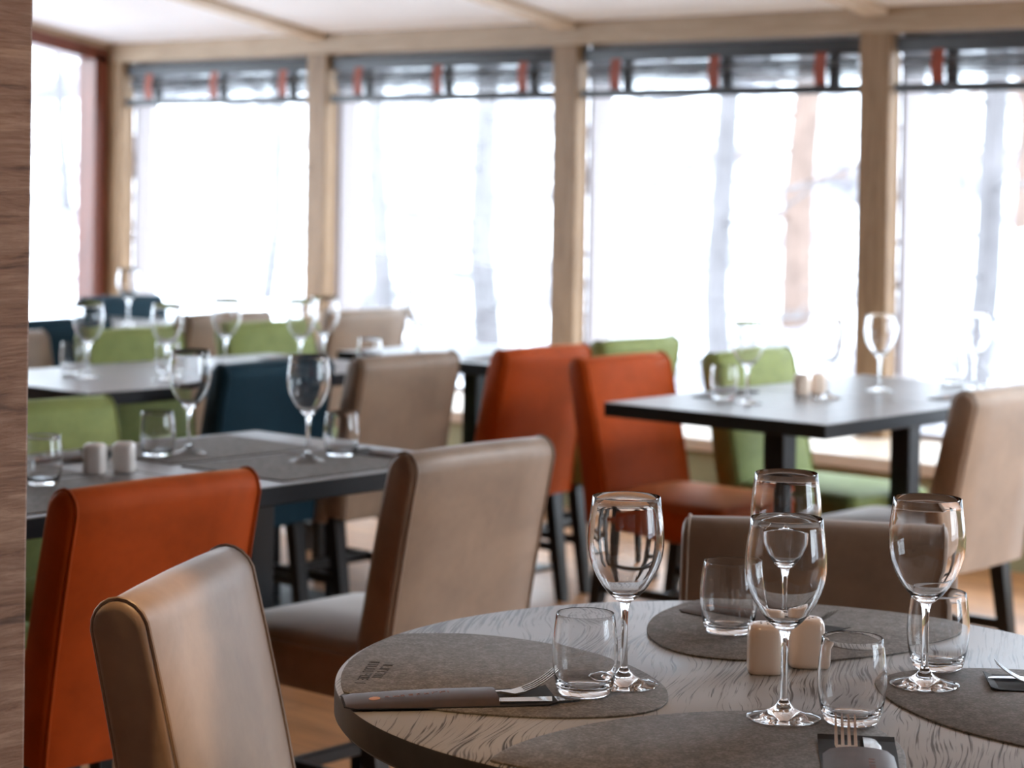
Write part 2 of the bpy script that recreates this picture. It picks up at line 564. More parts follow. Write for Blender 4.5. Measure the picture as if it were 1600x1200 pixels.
bark = plain('grey_larch_bark', (0.12, 0.11, 0.115), 0.9, var=0.25, vscale=4)
bark_b = plain('brown_larch_bark', (0.16, 0.11, 0.09), 0.9, var=0.25, vscale=4)
def tree(x, y, h, r, label, seed, mat=bark, dens=26, droop=-0.05):
    rnd = random.Random(seed)
    z0 = hill_z(x, y) - 0.3
    t = thing('bare_larch_tree', label, 'tree', (x, y, z0), 0, None)
    bm = BM()
    pts = [(0.12 * math.sin(k * 1.3 + seed), 0.1 * math.cos(k * 1.7 + seed), h * k / 8) for k in range(9)]
    tube(bm, pts, [r * (1 - 0.85 * k / 8) for k in range(9)], 8)
    obj('trunk', bm, mat, t)
    for k in range(dens):
        bm = BM()
        zz = h * (0.08 + 0.9 * k / dens)
        a = rnd.uniform(0, 2 * math.pi)
        L = (1 - 0.75 * zz / h) * rnd.uniform(0.10, 0.2) * h
        p0 = Vector((0.12 * math.sin(zz / h * 8 * 1.3 + seed), 0.1 * math.cos(zz / h * 8 * 1.7 + seed), zz))
        d = Vector((math.cos(a), math.sin(a), droop + rnd.uniform(-0.15, 0.2)))
        p1_, p2_ = p0 + d * L * 0.5, p0 + d * L + Vector((0, 0, L * 0.12))
        rr = r * 0.22 * (1 - 0.6 * zz / h)
        tube(bm, [p0, p1_, p2_], [rr, rr * 0.6, rr * 0.25], 4)
        for q in range(3):
            s_ = p0 + d * L * (0.25 + 0.22 * q) if q < 2 else p1_
            d2 = Vector((math.cos(a + rnd.choice((-1, 1)) * rnd.uniform(0.5, 1)), math.sin(a + rnd.uniform(-1, 1)), rnd.uniform(-0.2, 0.25)))
            tube(bm, [s_, s_ + d2 * L * 0.35], [rr * 0.45, rr * 0.15], 3)
        obj('branch', bm, mat, t)
    return t
GT = 'bare larch trees on the snowy slope'
# trees stand where their trunks cross the panes: (pixel column found beforehand) -> world x at depth y
def on_line(px, y):   # world x at which the sight line of column px meets the plane Y=y (authoring aid, constant per tree)
    v = fw + rt2 * ((px - 800) / F_PX)
    return y * v.x / v.y
trees = [
    (425, 15.0, 9, 0.07, 'thin bare larch seen through the window nearest the corner, to its right', bark, 26),
    (232, 22.0, 9, 0.06, 'faint bare larch behind the left edge of the first window', bark, 20),
    (330, 26.0, 11, 0.07, 'distant bare larch in the middle of the first window', bark, 30),
    (592, 13.5, 10, 0.10, 'grey trunked larch at the left side of the second window', bark, 34),
    (680, 20.0, 9, 0.06, 'slim young larch between the two stout trunks of the second window', bark, 20),
    (765, 14.5, 11, 0.13, 'stout larch with level branches right of centre in the second window', bark, 40),
    (1140, 13.0, 11, 0.10, 'dark trunked larch in the centre of the third window', bark, 30),
    (1262, 15.5, 11, 0.14, 'brownish larch trunk at the right of the third window', bark_b, 34),
    (985, 27.0, 9, 0.08, 'small distant larch at the left of the third window', bark, 22),
    (1535, 12.5, 11, 0.10, 'leaning larch trunk in the fourth window', bark, 36),
    (1450, 24.0, 10, 0.10, 'brown larch far up the slope in the fourth window', bark_b, 34),
    (1590, 18.0, 10, 0.11, 'brown larch at the right edge of the fourth window', bark_b, 36),
    (95, 17.0, 9, 0.07, 'bare larch seen through the red-brown framed left window', bark, 30)]
for i, (px, y, h, r, lab, mt, dn) in enumerate(trees):
    t = tree(on_line(px, y), y, h, r, lab, 11 + i * 7, mt, dn)
    t['group'] = GT
# a chalet high on the slope behind the third window
hx = on_line(1075, 36.0)
ch = thing('chalet', 'pale chalet with dark square windows high on the snowy slope', 'house', (hx, 36, hill_z(hx, 36) - 0.4), R(12))
bm = BM(); box(bm, (0, 0, 1.6), (4.6, 3.5, 3.2)); obj('wall', bm, plain('pale_render', (0.62, 0.60, 0.58), 0.8, var=0.05), ch, smooth=False)
bm = BM()
for s in (-1, 1):
    loft(bm, [[(-2.8, s * 2.2, 2.9), (-2.8, 0, 4.5), (-2.8, 0, 4.75), (-2.8, s * 2.2, 3.15)], [(2.8, s * 2.2, 2.9), (2.8, 0, 4.5), (2.8, 0, 4.75), (2.8, s * 2.2, 3.15)]])
obj('roof', bm, plain('roof_snow', (0.85, 0.86, 0.88), 0.8), ch, smooth=False)
for x in (-1.5, 0.1, 1.3):
    bm = BM(); box(bm, (x, -1.77, 1.9), (0.75, 0.08, 0.8)); f = obj('window_frame', bm, plain('window_brown', (0.30, 0.20, 0.17), 0.6), ch, smooth=False)
    bm = BM(); box(bm, (x, -1.82, 1.9), (0.6, 0.02, 0.65)); obj('window_pane', bm, plain('dark_pane', (0.10, 0.10, 0.12), 0.2), f, smooth=False)
# red snow marker
px = on_line(558, 13.0)
mk = thing('marker_post', 'small red upright marker standing in the snow left of the grey larch', 'marker', (px, 13.0, hill_z(px, 13.0)))
bm = BM(); lathe(bm, [(0, 0), (0.03, 0), (0.03, 1.0), (0, 1.0)], 12); obj('pole', bm, plain('grey_pole', (0.5, 0.5, 0.5), 0.5), mk)
bm = BM(); box(bm, (0, 0, 0.86), (0.07, 0.07, 0.26), 0.02); obj('red_sleeve', bm, plain('red_plastic', (0.8, 0.06, 0.04), 0.5), mk)

# ================================================================== ROOM SHELL
bm = BM(); box(bm, ((XL + XR) / 2, (YW + YB) / 2, -0.05), (XR - XL + 0.6, YW - YB + 0.9, 0.1)); struct('floor', bm, 'floor', 'warm oak plank floor')
# sloping ceiling, falls towards the window wall
bm = BM()
y0, y1 = YB - 0.2, YW + 0.3
def slab(bm, x0, x1, ya, yb, off0, off1):
    vs8 = [(x0, ya, ceil_z(ya) + off0), (x1, ya, ceil_z(ya) + off0), (x1, yb, ceil_z(yb) + off0), (x0, yb, ceil_z(yb) + off0)]
    vt8 = [(a, b, c + off1 - off0) for a, b, c in vs8]
    loft(bm, [vs8, vt8])
slab(bm, XL - 0.3, XR + 0.3, y0, y1, 0.0, 0.12)
struct('ceiling', bm, 'ceiling', 'off-white sloping ceiling between rafters')
# rafters: one above each post
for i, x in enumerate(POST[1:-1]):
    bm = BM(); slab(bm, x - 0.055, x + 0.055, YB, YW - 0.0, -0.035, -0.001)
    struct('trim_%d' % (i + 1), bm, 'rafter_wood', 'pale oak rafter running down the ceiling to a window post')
n_trim = len(POST) - 1
# head beam over the windows
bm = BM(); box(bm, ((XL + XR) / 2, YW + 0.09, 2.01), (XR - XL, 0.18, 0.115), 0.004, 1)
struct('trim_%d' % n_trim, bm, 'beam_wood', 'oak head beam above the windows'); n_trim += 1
bm = BM(); box(bm, ((XL + XR) / 2, YW + 0.17, 2.2), (XR - XL + 0.6, 0.1, 0.4)); struct('wall_back_header', bm, 'plaster', 'wall strip above the head beam')
ZS = 0.35
POSTLAB = ['in the corner of the two window walls', 'between the first and second window', 'between the second and third window', 'between the third and fourth window',
           'right of the fourth window', 'beyond the right edge', 'beyond the right edge']
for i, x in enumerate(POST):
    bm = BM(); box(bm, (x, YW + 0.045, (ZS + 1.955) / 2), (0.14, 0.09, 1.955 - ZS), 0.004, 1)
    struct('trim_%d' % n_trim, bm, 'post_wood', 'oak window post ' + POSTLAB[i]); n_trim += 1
# low wall and ledge
bm = BM(); box(bm, ((XL + XR) / 2, YW - 0.47, ZS / 2 - 0.03), (XR - XL, 0.06, ZS - 0.06)); struct('wall_back', bm, 'wall', 'low olive-grey wall panel under the window ledge')
bm = BM(); box(bm, ((XL + XR) / 2, YW - 0.13, ZS - 0.025), (XR - XL, 0.80, 0.05), 0.006, 2); struct('trim_%d' % n_trim, bm, 'ledge', 'pale wooden ledge under the windows'); n_trim += 1
bm = BM(); box(bm, ((0.23 + XR) / 2 + 0.1, YW + 0.1, 1.1), (XR - 0.23 + 0.2, 0.2, 2.2)); struct('wall_right_end', bm, 'dark_wall', 'wall right of the window row')
# windows between posts
for i in range(len(POST) - 1):
    xa, xb = POST[i] + 0.07, POST[i + 1] - 0.07
    wn = tag(bpy.data.objects.new('window_%d' % (i + 1), None), None, kind='structure'); C.objects.link(wn)
    wn['label'] = ['window beside the corner', 'second window from the corner', 'third window from the corner', 'fourth window from the corner'][i] if i < 4 else 'window right of the frame'
    bm = BM()
    yc = YW + 0.165
    for x in (xa + 0.0, xb - 0.0):
        sx = 1 if x == xa else -1
        box(bm, (x + sx * 0.010, yc, (ZS + 1.955) / 2), (0.020, 0.15, 1.955 - ZS), 0.002, 1)
    box(bm, ((xa + xb) / 2, yc - 0.055, ZS + 0.012), (xb - xa, 0.04, 0.024), 0.003, 1)
    box(bm, ((xa + xb) / 2, yc - 0.055, 1.945), (xb - xa, 0.04, 0.02), 0.003, 1)
    obj('window_frame', bm, 'white_frame', wn)
    bm = BM(); box(bm, ((xa + xb) / 2, yc - 0.055, (ZS + 1.955) / 2), (xb - xa - 0.044, 0.008, 1.955 - ZS - 0.05)); obj('glass_pane', bm, 'pane', wn, smooth=False)
# left wall with its red-brown framed window (top edge follows the ceiling)
bm = BM(); box(bm, (XL - 0.08, (YW + YB) / 2, 0.2), (0.16, YW - YB, 0.4)); box(bm, (XL - 0.08, (YB + 3.0) / 2, 1.6), (0.16, 3.0 - YB, 3.6))
struct('wall_left', bm, 'plaster', 'left wall around the red-brown framed window')
bm = BM()
slab(bm, XL - 0.16, XL + 0.012, 3.0, YW + 0.1, -0.035, 0.02)
struct('trim_%d' % n_trim, bm, 'beam_wood', 'oak strip along the ceiling above the left window'); n_trim += 1
wn = tag(bpy.data.objects.new('window_9', None), 'left window in a red-brown wooden frame', kind='structure'); C.objects.link(wn)
bm = BM()
slab(bm, XL - 0.13, XL + 0.02, 3.0, YW + 0.0, -0.105, -0.035)
box(bm, (XL - 0.055, YW - 0.045, 1.19), (0.15, 0.09, 1.6), 0.003, 1)
box(bm, (XL - 0.055, 3.05, 1.5), (0.15, 0.1, 2.2), 0.003, 1)
box(bm, (XL - 0.055, 5.2, 0.45), (0.15, 4.4, 0.1), 0.003, 1)
obj('window_frame', bm, 'red_frame', wn)
bm = BM()
loft(bm, [[(XL - 0.10, 3.1, 0.5), (XL - 0.10, YW - 0.09, 0.5), (XL - 0.10, YW - 0.09, ceil_z(YW - 0.09) - 0.105), (XL - 0.10, 3.1, ceil_z(3.1) - 0.105)],
          [(XL - 0.107, 3.1, 0.5), (XL - 0.107, YW - 0.09, 0.5), (XL - 0.107, YW - 0.09, ceil_z(YW - 0.09) - 0.105), (XL - 0.107, 3.1, ceil_z(3.1) - 0.105)]])
obj('glass_pane', bm, 'pane', wn, smooth=False)
# walls behind and right of the camera (the right one is glazed too)
bm = BM(); box(bm, ((XL + XR) / 2, YB - 0.08, 1.9), (XR - XL + 0.4, 0.16, 4.0)); struct('wall_front', bm, 'dark_wall', 'dark brown wall behind the viewer')
bm = BM(); box(bm, (XR + 0.08, (3.6 + YB) / 2, 1.9), (0.16, 3.6 - YB + 0.2, 3.8))
box(bm, (XR + 0.08, (3.6 + YW) / 2, 0.2), (0.16, YW - 3.5, 0.4)); box(bm, (XR + 0.08, (3.6 + YW) / 2, 2.75), (0.16, YW - 3.5, 1.3))
struct('wall_right', bm, 'dark_wall', 'right wall outside the frame')

wn = tag(bpy.data.objects.new('window_10', None), 'side window in the right wall, outside the frame', kind='structure'); C.objects.link(wn)
bm = BM()
for y in (3.74, 5.5, 7.25): box(bm, (XR + 0.08, y, 1.25), (0.12, 0.1, 1.7), 0.003, 1)
obj('window_frame', bm, 'post_wood', wn)
bm = BM(); box(bm, (XR + 0.08, 5.5, 1.25), (0.008, 3.4, 1.7)); obj('glass_pane', bm, 'pane', wn, smooth=False)
bm = BM(); box(bm, (23, 5, -0.9), (38, 60, 0.1)); tag(obj('snow_terrace', bm, bpy.data.materials['snow_with_brush'], smooth=False), 'snow outside the right window', 'ground', kind='structure')
# rustic wood clad pillar at the left edge of the picture
bm = BM(); box(bm, (-2.02, 0.98, 1.4), (0.40, 0.70, 2.8), 0.004, 2)
struct('wall_partition', bm, 'rustic', 'rustic brown oak-clad pillar at the left edge')

# ================================================================== BLINDS
BL = ['charcoal roman blind with rust straps over the window beside the corner', 'drawn-up charcoal blind with three rust straps over the second window',
      'drawn-up charcoal blind with three rust straps over the third window', 'charcoal blind with rust straps over the fourth window']
for i in range(4):
    xa, xb = POST[i] + 0.085, POST[i + 1] - 0.075
    yb_ = YW + 0.05
    bl = thing('roman_blind', BL[i], 'blind', ((xa + xb) / 2, yb_, 1.72), 0, 'drawn-up roman blinds')
    wd = xb - xa
    bm = BM(); box(bm, (0, 0, 0.185), (wd, 0.05, 0.062), 0.006, 2); obj('header_rail', bm, 'blind_rail', bl)
    bm = BM(); box(bm, (0, -0.012, 0.014), (wd, 0.045, 0.036), 0.004, 2); obj('bottom_bar', bm, 'blind_rail', bl)
    bm = BM()
    rnd = random.Random(5 + i)
    for k in range(4):   # overlapping folds of the sheer cloth, each a little bowed
        zt_, zb_ = 0.155 - 0.006 * k, 0.045 + 0.024 * k
        yy = 0.010 - 0.011 * k
        cols = 14
        grid = []
        for c_ in range(cols + 1):
            x = -wd / 2 + 0.02 + (wd - 0.04) * c_ / cols
            sag = -0.018 * abs(math.sin(math.pi * 3 * c_ / cols + k)) * rnd.uniform(0.5, 1)
            grid.append([(x, yy, zt_), (x, yy - 0.01, (zt_ + zb_) / 2 + sag), (x, yy, zb_ + sag * 0.6)])
        rows = [[bm.verts.new(p) for p in col] for col in grid]
        for a, b in zip(rows, rows[1:]):
            for q in range(2):
                bm.faces.new((a[q], b[q], b[q + 1], a[q + 1]))
    fb = obj('gathered_fabric', bm, 'fabric', bl)
    bm = BM()
    for k in (0, 1):
        for c_ in range(3):
            pass
    lx0 = [-0.38, 0.0, 0.38]
    for k in range(3):
        x = lx0[k] * wd * 0.97
        bm = BM()
        loft(bm, [[(x - 0.027, -0.028, 0.165), (x + 0.027, -0.028, 0.165), (x + 0.027, -0.024, 0.165), (x - 0.027, -0.024, 0.165)],
                  [(x - 0.027, -0.040, 0.10), (x + 0.027, -0.040, 0.10), (x + 0.027, -0.036, 0.10), (x - 0.027, -0.036, 0.10)],
                  [(x - 0.027, -0.030, 0.02), (x + 0.027, -0.030, 0.02), (x + 0.027, -0.026, 0.02), (x - 0.027, -0.026, 0.02)],
                  [(x - 0.027, -0.018, -0.004), (x + 0.027, -0.018, -0.004), (x + 0.027, -0.014, -0.004), (x - 0.027, -0.014, -0.004)]])
        obj('rust_strap', bm, 'strap', bl)
        bm = BM(); box(bm, (x + 0.052, -0.005, 0.09), (0.05, 0.02, 0.15), 0.004, 1); obj('fold_stack', bm, 'blind_rail', bl)

# ================================================================== CHAIRS
CW = 0.42
def back_profile(inset=0.0, n=10):
    t = 0.040 - inset
    zb = 0.355 + inset
    zt_ = 0.79
    def cy_(z): return -0.205 - 0.085 * ((z - 0.34) / 0.45) ** 1.25
    pts = []
    for k in range(7):
        z = zb + (zt_ - zb) * k / 6
        tk = t * (1.08 - 0.16 * k / 6)
        pts.append((cy_(z) - tk, z))
    t1 = t * 0.92
    for k in range(1, n):
        a = math.pi * k / n
        pts.append((cy_(zt_) - t1 * math.cos(a) - 0.004 * math.sin(a), zt_ + (0.040 - inset) * math.sin(a)))
    for k in range(6, -1, -1):
        z = zb + (zt_ - zb) * k / 6
        tk = t * (1.08 - 0.16 * k / 6)
        pts.append((cy_(z) + tk, z))
    return pts
def make_chair(mat, label, cat='chair'):
    t = thing('upholstered_dining_chair', label, cat)
    bm = BM()
    hw = CW / 2
    xs = [(-hw, 0.012), (-hw + 0.004, 0.004), (-hw + 0.012, 0.0), (-hw * 0.5, -0.002), (0, -0.003), (hw * 0.5, -0.002), (hw - 0.012, 0.0), (hw - 0.004, 0.004), (hw, 0.012)]
    loft(bm, [[(x, y, z) for (y, z) in back_profile(ins)] for x, ins in xs])
    bk = obj('backrest', bm, mat, t, angle=60)
    for s in (-1, 1):
        bm = BM()
        pr = back_profile(-0.001)
        tube(bm, [(s * (hw - 0.011), y, z) for (y, z) in pr], 0.0026, 6)
        obj('piping', bm, mat, bk)
    # seat cushion, crowned
    bm = BM()
    n = 10
    def srow(z, ins, crown):
        pass
    def loop(z, ins):
        x0, x1, ya, yb2, r = -0.215 + ins, 0.215 - ins, -0.19 + ins * 0.3, 0.235 - ins, 0.035
        pts = []
        for cx, cy2, a0 in ((x1 - r, yb2 - r, 0), (x0 + r, yb2 - r, 90), (x0 + r, ya + r, 180), (x1 - r, ya + r, 270)):
            for k in range(6):
                a = R(a0 + 90 * k / 5)
                pts.append((cx + r * math.cos(a), cy2 + r * math.sin(a), z))
        return pts
    loft(bm, [loop(0.335, 0.012), loop(0.338, 0.004), loop(0.36, 0.0), loop(0.415, 0.0), loop(0.432, 0.004), loop(0.442, 0.014), loop(0.448, 0.035), loop(0.456, 0.09), loop(0.46, 0.15)])
    st = obj('seat', bm, mat, t, angle=70)
    bm = BM(); tube(bm, loop(0.424, -0.001), 0.0032, 6, closed=True); obj('piping', bm, mat, st)
    # black frame
    for sx in (-1, 1):
        for sy, y0 in ((1, 0.19), (-1, -0.19)):
            bm = BM()
            dy = 0.0 if sy > 0 else -0.05
            a, b = 0.021, 0.016
            X = sx * 0.18
            ztop = 0.338 if sy > 0 else 0.358
            loft(bm, [[(X - b, y0 + dy - b, 0), (X + b, y0 + dy - b, 0), (X + b, y0 + dy + b, 0), (X - b, y0 + dy + b, 0)],
                      [(X - a, y0 - a, ztop), (X + a, y0 - a, ztop), (X + a, y0 + a, ztop), (X - a, y0 + a, ztop)]])
            obj('leg', bm, 'black_leg', t, smooth=False)
        bm = BM(); box(bm, (sx * 0.18, -0.01, 0.17), (0.02, 0.385, 0.028), 0.003, 1); obj('stretcher', bm, 'black_leg', t, smooth=False)
    bm = BM(); box(bm, (0, 0.03, 0.17), (0.345, 0.02, 0.028), 0.003, 1); obj('stretcher', bm, 'black_leg', t, smooth=False)
    return t
CREST = 0.292
protos = {}
def chair(mat, crest, face, label, group, yaw=0.0):
    """crest = (x, y) of the middle of the top edge, face = facing direction in degrees"""
    a = R(face)
    loc = (crest[0] + CREST * math.cos(a), crest[1] + CREST * math.sin(a), 0)
    rz = a - math.pi / 2
    if mat not in protos:
        c = make_chair(mat, label)
        protos[mat] = c
        c.location = loc
        c.rotation_euler = (0, 0, rz)
        c['label'] = label
        c['group'] = group
        return c
    return copy_thing(protos[mat], loc, rz, label, group)
GR, GM, GL_, GX = 'chairs at the round table', 'chairs at the middle table', 'chairs at the left back tables', 'chairs at the right back tables'
chair('beige', (-2.185, 1.835), 29.5, 'beige velvet chair nearest the viewer, in front of the orange chair', GR)
chair('beige', (-1.83, 2.815), -58.3, 'brown-beige velvet chair across the round table, behind the wine glasses', GR)
chair('orange', (-2.875, 2.37), 180, 'orange velvet chair in the left foreground with its back to the viewer', GM)
chair('beige', (-2.835, 3.13), 180, 'beige velvet chair with bright seat right of the foreground orange chair', GM)
chair('green', (-4.04, 2.97), 0, 'green velvet chair behind the middle table beside the wood pillar', GM)
chair('green', (-4.04, 2.42), 0, 'green velvet chair mostly hidden behind the wood pillar', GM)
chair('teal', (-4.50, 4.12), 180, 'dark teal velvet chair behind the wine glass of the middle table', GL_)
chair('beige', (-4.43, 4.578), 180, 'beige velvet chair right of the dark teal chair', GL_)
chair('orange', (-4.36, 5.12), 180, 'orange velvet chair seen from behind under the middle window post', GX)
chair('orange', (-4.00, 5.06), 0, 'orange velvet chair with its seat towards the right back table', GX)
chair('green', (-4.40, 5.645), 180, 'green velvet chair peeking over the two orange chairs', GX)
chair('green', (-3.87, 5.54), 0, 'green velvet chair behind the right back table with its seat showing', GX)
chair('beige', (-2.73, 5.06), 180, 'beige velvet chair cut off by the right edge of the photo', GX)
chair('beige', (-5.86, 4.13), 0, 'beige velvet chair beside the pillar beyond the left back table', GL_)
chair('green', (-5.74, 4.60), 0, 'green velvet chair beyond the left back table, the left of two', GL_)
chair('green', (-5.72, 5.19), 0, 'green velvet chair beyond the left back table, the right of two', GL_)
chair('teal', (-6.28, 4.72), 180, 'dark teal chair at the far left window table', GL_)
chair('teal', (-7.30, 5.80), 0, 'dark teal chair in the window corner below the red-brown frame', GL_)
chair('beige', (-6.20, 5.43), 180, 'beige chair far back, between the two green chairs', GL_)
chair('beige', (-6.05, 6.02), 180, 'beige chair far back below the first window post', GL_)
chair('green', (-7.55, 5.20), 0, 'green chair glimpsed beside the pillar in front of the left window', GL_)

# ================================================================== TABLES
def make_table(label, name='square_dining_table', w_=0.71, d_=0.655):
    t = thing(name, label, 'table')
    bm = BM(); box(bm, (0, 0, 0.731), (w_, d_ - 0.004, 0.038), 0.002, 1); tt = obj('tabletop', bm, 'black_table', t, smooth=False)
    tt.data.materials.append(M['black_metal'])
    for p in tt.data.polygons:
        if p.normal.z < 0.6:
            p.material_index = 1
    bm = BM(); box(bm, (0, 0, 0.357), (0.066, 0.066, 0.690), 0.003, 1); obj('column', bm, 'black_metal', t, smooth=False)
    bm = BM(); box(bm, (0, 0, 0.707), (0.34, 0.34, 0.010)); obj('mounting_plate', bm, 'black_metal', t, smooth=False)
    bm = BM(); box(bm, (0, 0, 0.006), (0.40, 0.40, 0.012), 0.003, 1); obj('base_plate', bm, 'black_metal', t, smooth=False)
    return t
tb = make_table('dark square table by the orange foreground chair, left half of the middle pair')
tb['group'] = 'dark square tables pushed together in pairs'
tb.location = (-3.44, 2.44, 0)
def tcopy(x, y, label): return copy_thing(tb, (x, y, 0), 0, label, tb['group'])
tcopy(-3.44, 3.095, 'dark square table left of the beige chair, right half of the middle pair')
tcopy(-3.305, 4.885, 'dark table at the right back, nearest of its pair, its column before the green chair')
tcopy(-3.305, 5.54, 'dark table at the right back, far one of its pair, towards the window post')
tcopy(-5.08, 3.975, 'dark table at the left back beside the pillar, near one of its pair')
tcopy(-5.08, 4.63, 'dark table at the left back, far one of its pair, behind the teal chair')
tcopy(-5.0, 5.52, 'dark table left of the far orange chair with its column showing')
tcopy(-6.93, 4.72, 'table by the left window, behind the far dark teal chair')
tcopy(-6.93, 5.375, 'table by the window corner, behind the far beige chair')

# the round table
RC = (-1.4894, 2.1400)
rtb = thing('round_dining_table', 'large round table with a grey-stained oak top in the right foreground', 'table', (RC[0], RC[1], 0))
bm = BM()
lathe(bm, [(0, 0.712), (0.488, 0.712), (0.494, 0.7135), (0.4965, 0.717), (0.4965, 0.746), (0.4955, 0.749), (0.4935, 0.75), (0, 0.75)], 160)
top = obj('tabletop', bm, 'round_top', rtb, angle=30)
top.data.materials.append(plain('black_table_edge', (0.02, 0.019, 0.018), 0.4, var=0.3, vscale=40))
for p in top.data.polygons:
    if abs(p.normal.z) < 0.6 or p.normal.z < 0:
        p.material_index = 1
bm = BM(); lathe(bm, [(0, 0.03), (0.04, 0.03), (0.04, 0.70), (0.12, 0.706), (0.12, 0.7118), (0, 0.7118)], 32); obj('pedestal', bm, 'black_metal', rtb)
bm = BM(); lathe(bm, [(0, 0), (0.27, 0), (0.27, 0.012), (0.05, 0.03), (0, 0.03)], 48); obj('base_plate', bm, 'black_metal', rtb)

# ================================================================== PLACEMATS on the round table
HWID = [(0.0, 0.0), (0.004, 0.025), (0.02, 0.058), (0.06, 0.103), (0.12, 0.143), (0.19, 0.172), (0.27, 0.184), (0.35, 0.180), (0.42, 0.155), (0.47, 0.11), (0.50, 0.06), (0.51, 0.0)]
def mat_outline(k=1.0, sub=6):
    pts = [(u, v * k) for u, v in HWID] + [(u, -v * k) for u, v in reversed(HWID[1:-1])]
    n = len(pts)
    out = []
    for i in range(n):   # Catmull-Rom
        p0, p1_, p2_, p3_ = [Vector(pts[(i + q) % n]) for q in (-1, 0, 1, 2)]
        for s in range(sub):
            t = s / sub
            out.append(0.5 * ((2 * p1_) + (p2_ - p0) * t + (2 * p0 - 5 * p1_ + 4 * p2_ - p3_) * t * t + (3 * p1_ - p0 - 3 * p2_ + p3_) * t ** 3))
    return out
def placemat(tip, ang, k, label):
    t = None
    a = R(ang)
    out = []
    for q in mat_outline(k):
        x = tip[0] + q.x * math.cos(a) - q.y * math.sin(a)
        y = tip[1] + q.x * math.sin(a) + q.y * math.cos(a)
        rr = math.hypot(x, y)
        lim = 0.489
        if rr > lim:
            x, y = x * lim / rr, y * lim / rr
        out.append((x, y))
    cx_ = sum(p[0] for p in out) / len(out)
    cy2 = sum(p[1] for p in out) / len(out)
    bm = BM()
    def lp(z, s): return [((x - cx_) * s, (y - cy2) * s, z) for x, y in out]
    loft(bm, [lp(0, 0.994), lp(0.0006, 1.0), lp(0.0020, 1.0), lp(0.0027, 0.994)])
    o = obj('placemat', bm, 'mat', None, loc=(RC[0] + cx_, RC[1] + cy2, 0.7502), angle=50)
    return tag(o, label, 'placemat', 'rounded grey placemats on the round table')
m1 = placemat((0.012, -0.205), 180, 1.0, 'grey placemat on the left of the round table with dark print near its edge')
m2 = placemat((-0.13, 0.060), 91, 1.08, 'grey placemat at the far side of the round table')
m3 = placemat((0.112, 0.145), 0, 1.03, 'grey placemat on the right side of the round table')
m4 = placemat((0.19, -0.081), 270, 1.05, 'grey placemat at the near side of the round table, cut by the photo edge')
# small dark printed marks along the rim of the left mat (too small in the photo to read: plain stroke shapes)
def strokes(name, parent, mat, origin, ang, n, w_, h_, gap, z, seed, thick=0.0003):
    rnd = random.Random(seed)
    bm = BM()
    x = 0.0
    for k in range(n):
        ww = w_ * rnd.uniform(0.55, 1.1)
        if rnd.random() < 0.8:
            box(bm, (x + w_ * 0.12, 0, 0), (w_ * 0.24, h_, thick))
        if rnd.random() < 0.6:
            box(bm, (x + ww * 0.5, h_ * 0.42, 0), (ww, h_ * 0.16, thick))
        if rnd.random() < 0.6:
            box(bm, (x + ww * 0.5, -h_ * 0.42, 0), (ww, h_ * 0.16, thick))
        if rnd.random() < 0.5:
            box(bm, (x + ww * 0.5, 0, 0), (ww, h_ * 0.16, thick))
        if rnd.random() < 0.5:
            box(bm, (x + ww * 0.9, 0, 0), (w_ * 0.2, h_, thick))
        x += w_ + gap
    o = obj(name, bm, mat, parent, smooth=False)
    o.location = (origin[0], origin[1], z)
    o.rotation_euler = (0, 0, R(ang))
    return o
def rel(o, x, y): return (x - o.location.x, y - o.location.y)
strokes('printed_lettering', m1, 'print', rel(m1, -1.868, 1.885), -54, 10, 0.0095, 0.013, 0.003, 0.0029, 3)
strokes('printed_lettering', m1, 'print', rel(m1, -1.845, 1.885), -57, 6, 0.0095, 0.012, 0.003, 0.0029, 4)

# ================================================================== GLASSWARE
BOWL_OUT = [(0.0075, 0.0986), (0.0105, 0.1003), (0.0155, 0.1045), (0.0205, 0.1095), (0.0275, 0.1180), (0.0345, 0.1290), (0.0400, 0.1410), (0.0438, 0.1530), (0.0456, 0.1650), (0.0458, 0.1760), (0.0450, 0.1880), (0.0434, 0.2010), (0.0418, 0.2130), (0.0405, 0.2236)]
def bowl_profile():
    o = BOWL_OUT
    inner = []
    for k in range(len(o) - 1, 2, -1):
        r, z = o[k]
        th = 0.0015 + 0.0012 * max(0, (0.14 - z) / 0.04)
        inner.append((r - th, z + (0.0004 if k < len(o) - 1 else 0)))
    return [(0, 0.0986)] + o + [(0.0398, 0.2242)] + inner[1:] + [(0.010, 0.1062), (0, 0.1054)]
def make_wine(label, group):
    t = thing('wine_glass', label, 'wine glass')
    bm = BM(); lathe(bm, bowl_profile(), 64); obj('bowl', bm, 'glass', t, angle=50)
    bm = BM(); lathe(bm, [(0, 0.0205), (0.0052, 0.0205), (0.0044, 0.028), (0.0040, 0.045), (0.0039, 0.07), (0.0044, 0.085), (0.0056, 0.0925), (0.0074, 0.0984), (0, 0.0984)], 32); obj('stem', bm, 'glass', t, angle=50)
    bm = BM(); lathe(bm, [(0, 0.0003), (0.0385, 0.0), (0.0410, 0.0005), (0.0415, 0.0013), (0.0408, 0.0022), (0.033, 0.0036), (0.022, 0.0062), (0.013, 0.0105), (0.0078, 0.0155), (0.0054, 0.0203), (0, 0.0203)], 64); obj('foot', bm, 'glass', t, angle=50)
    return t
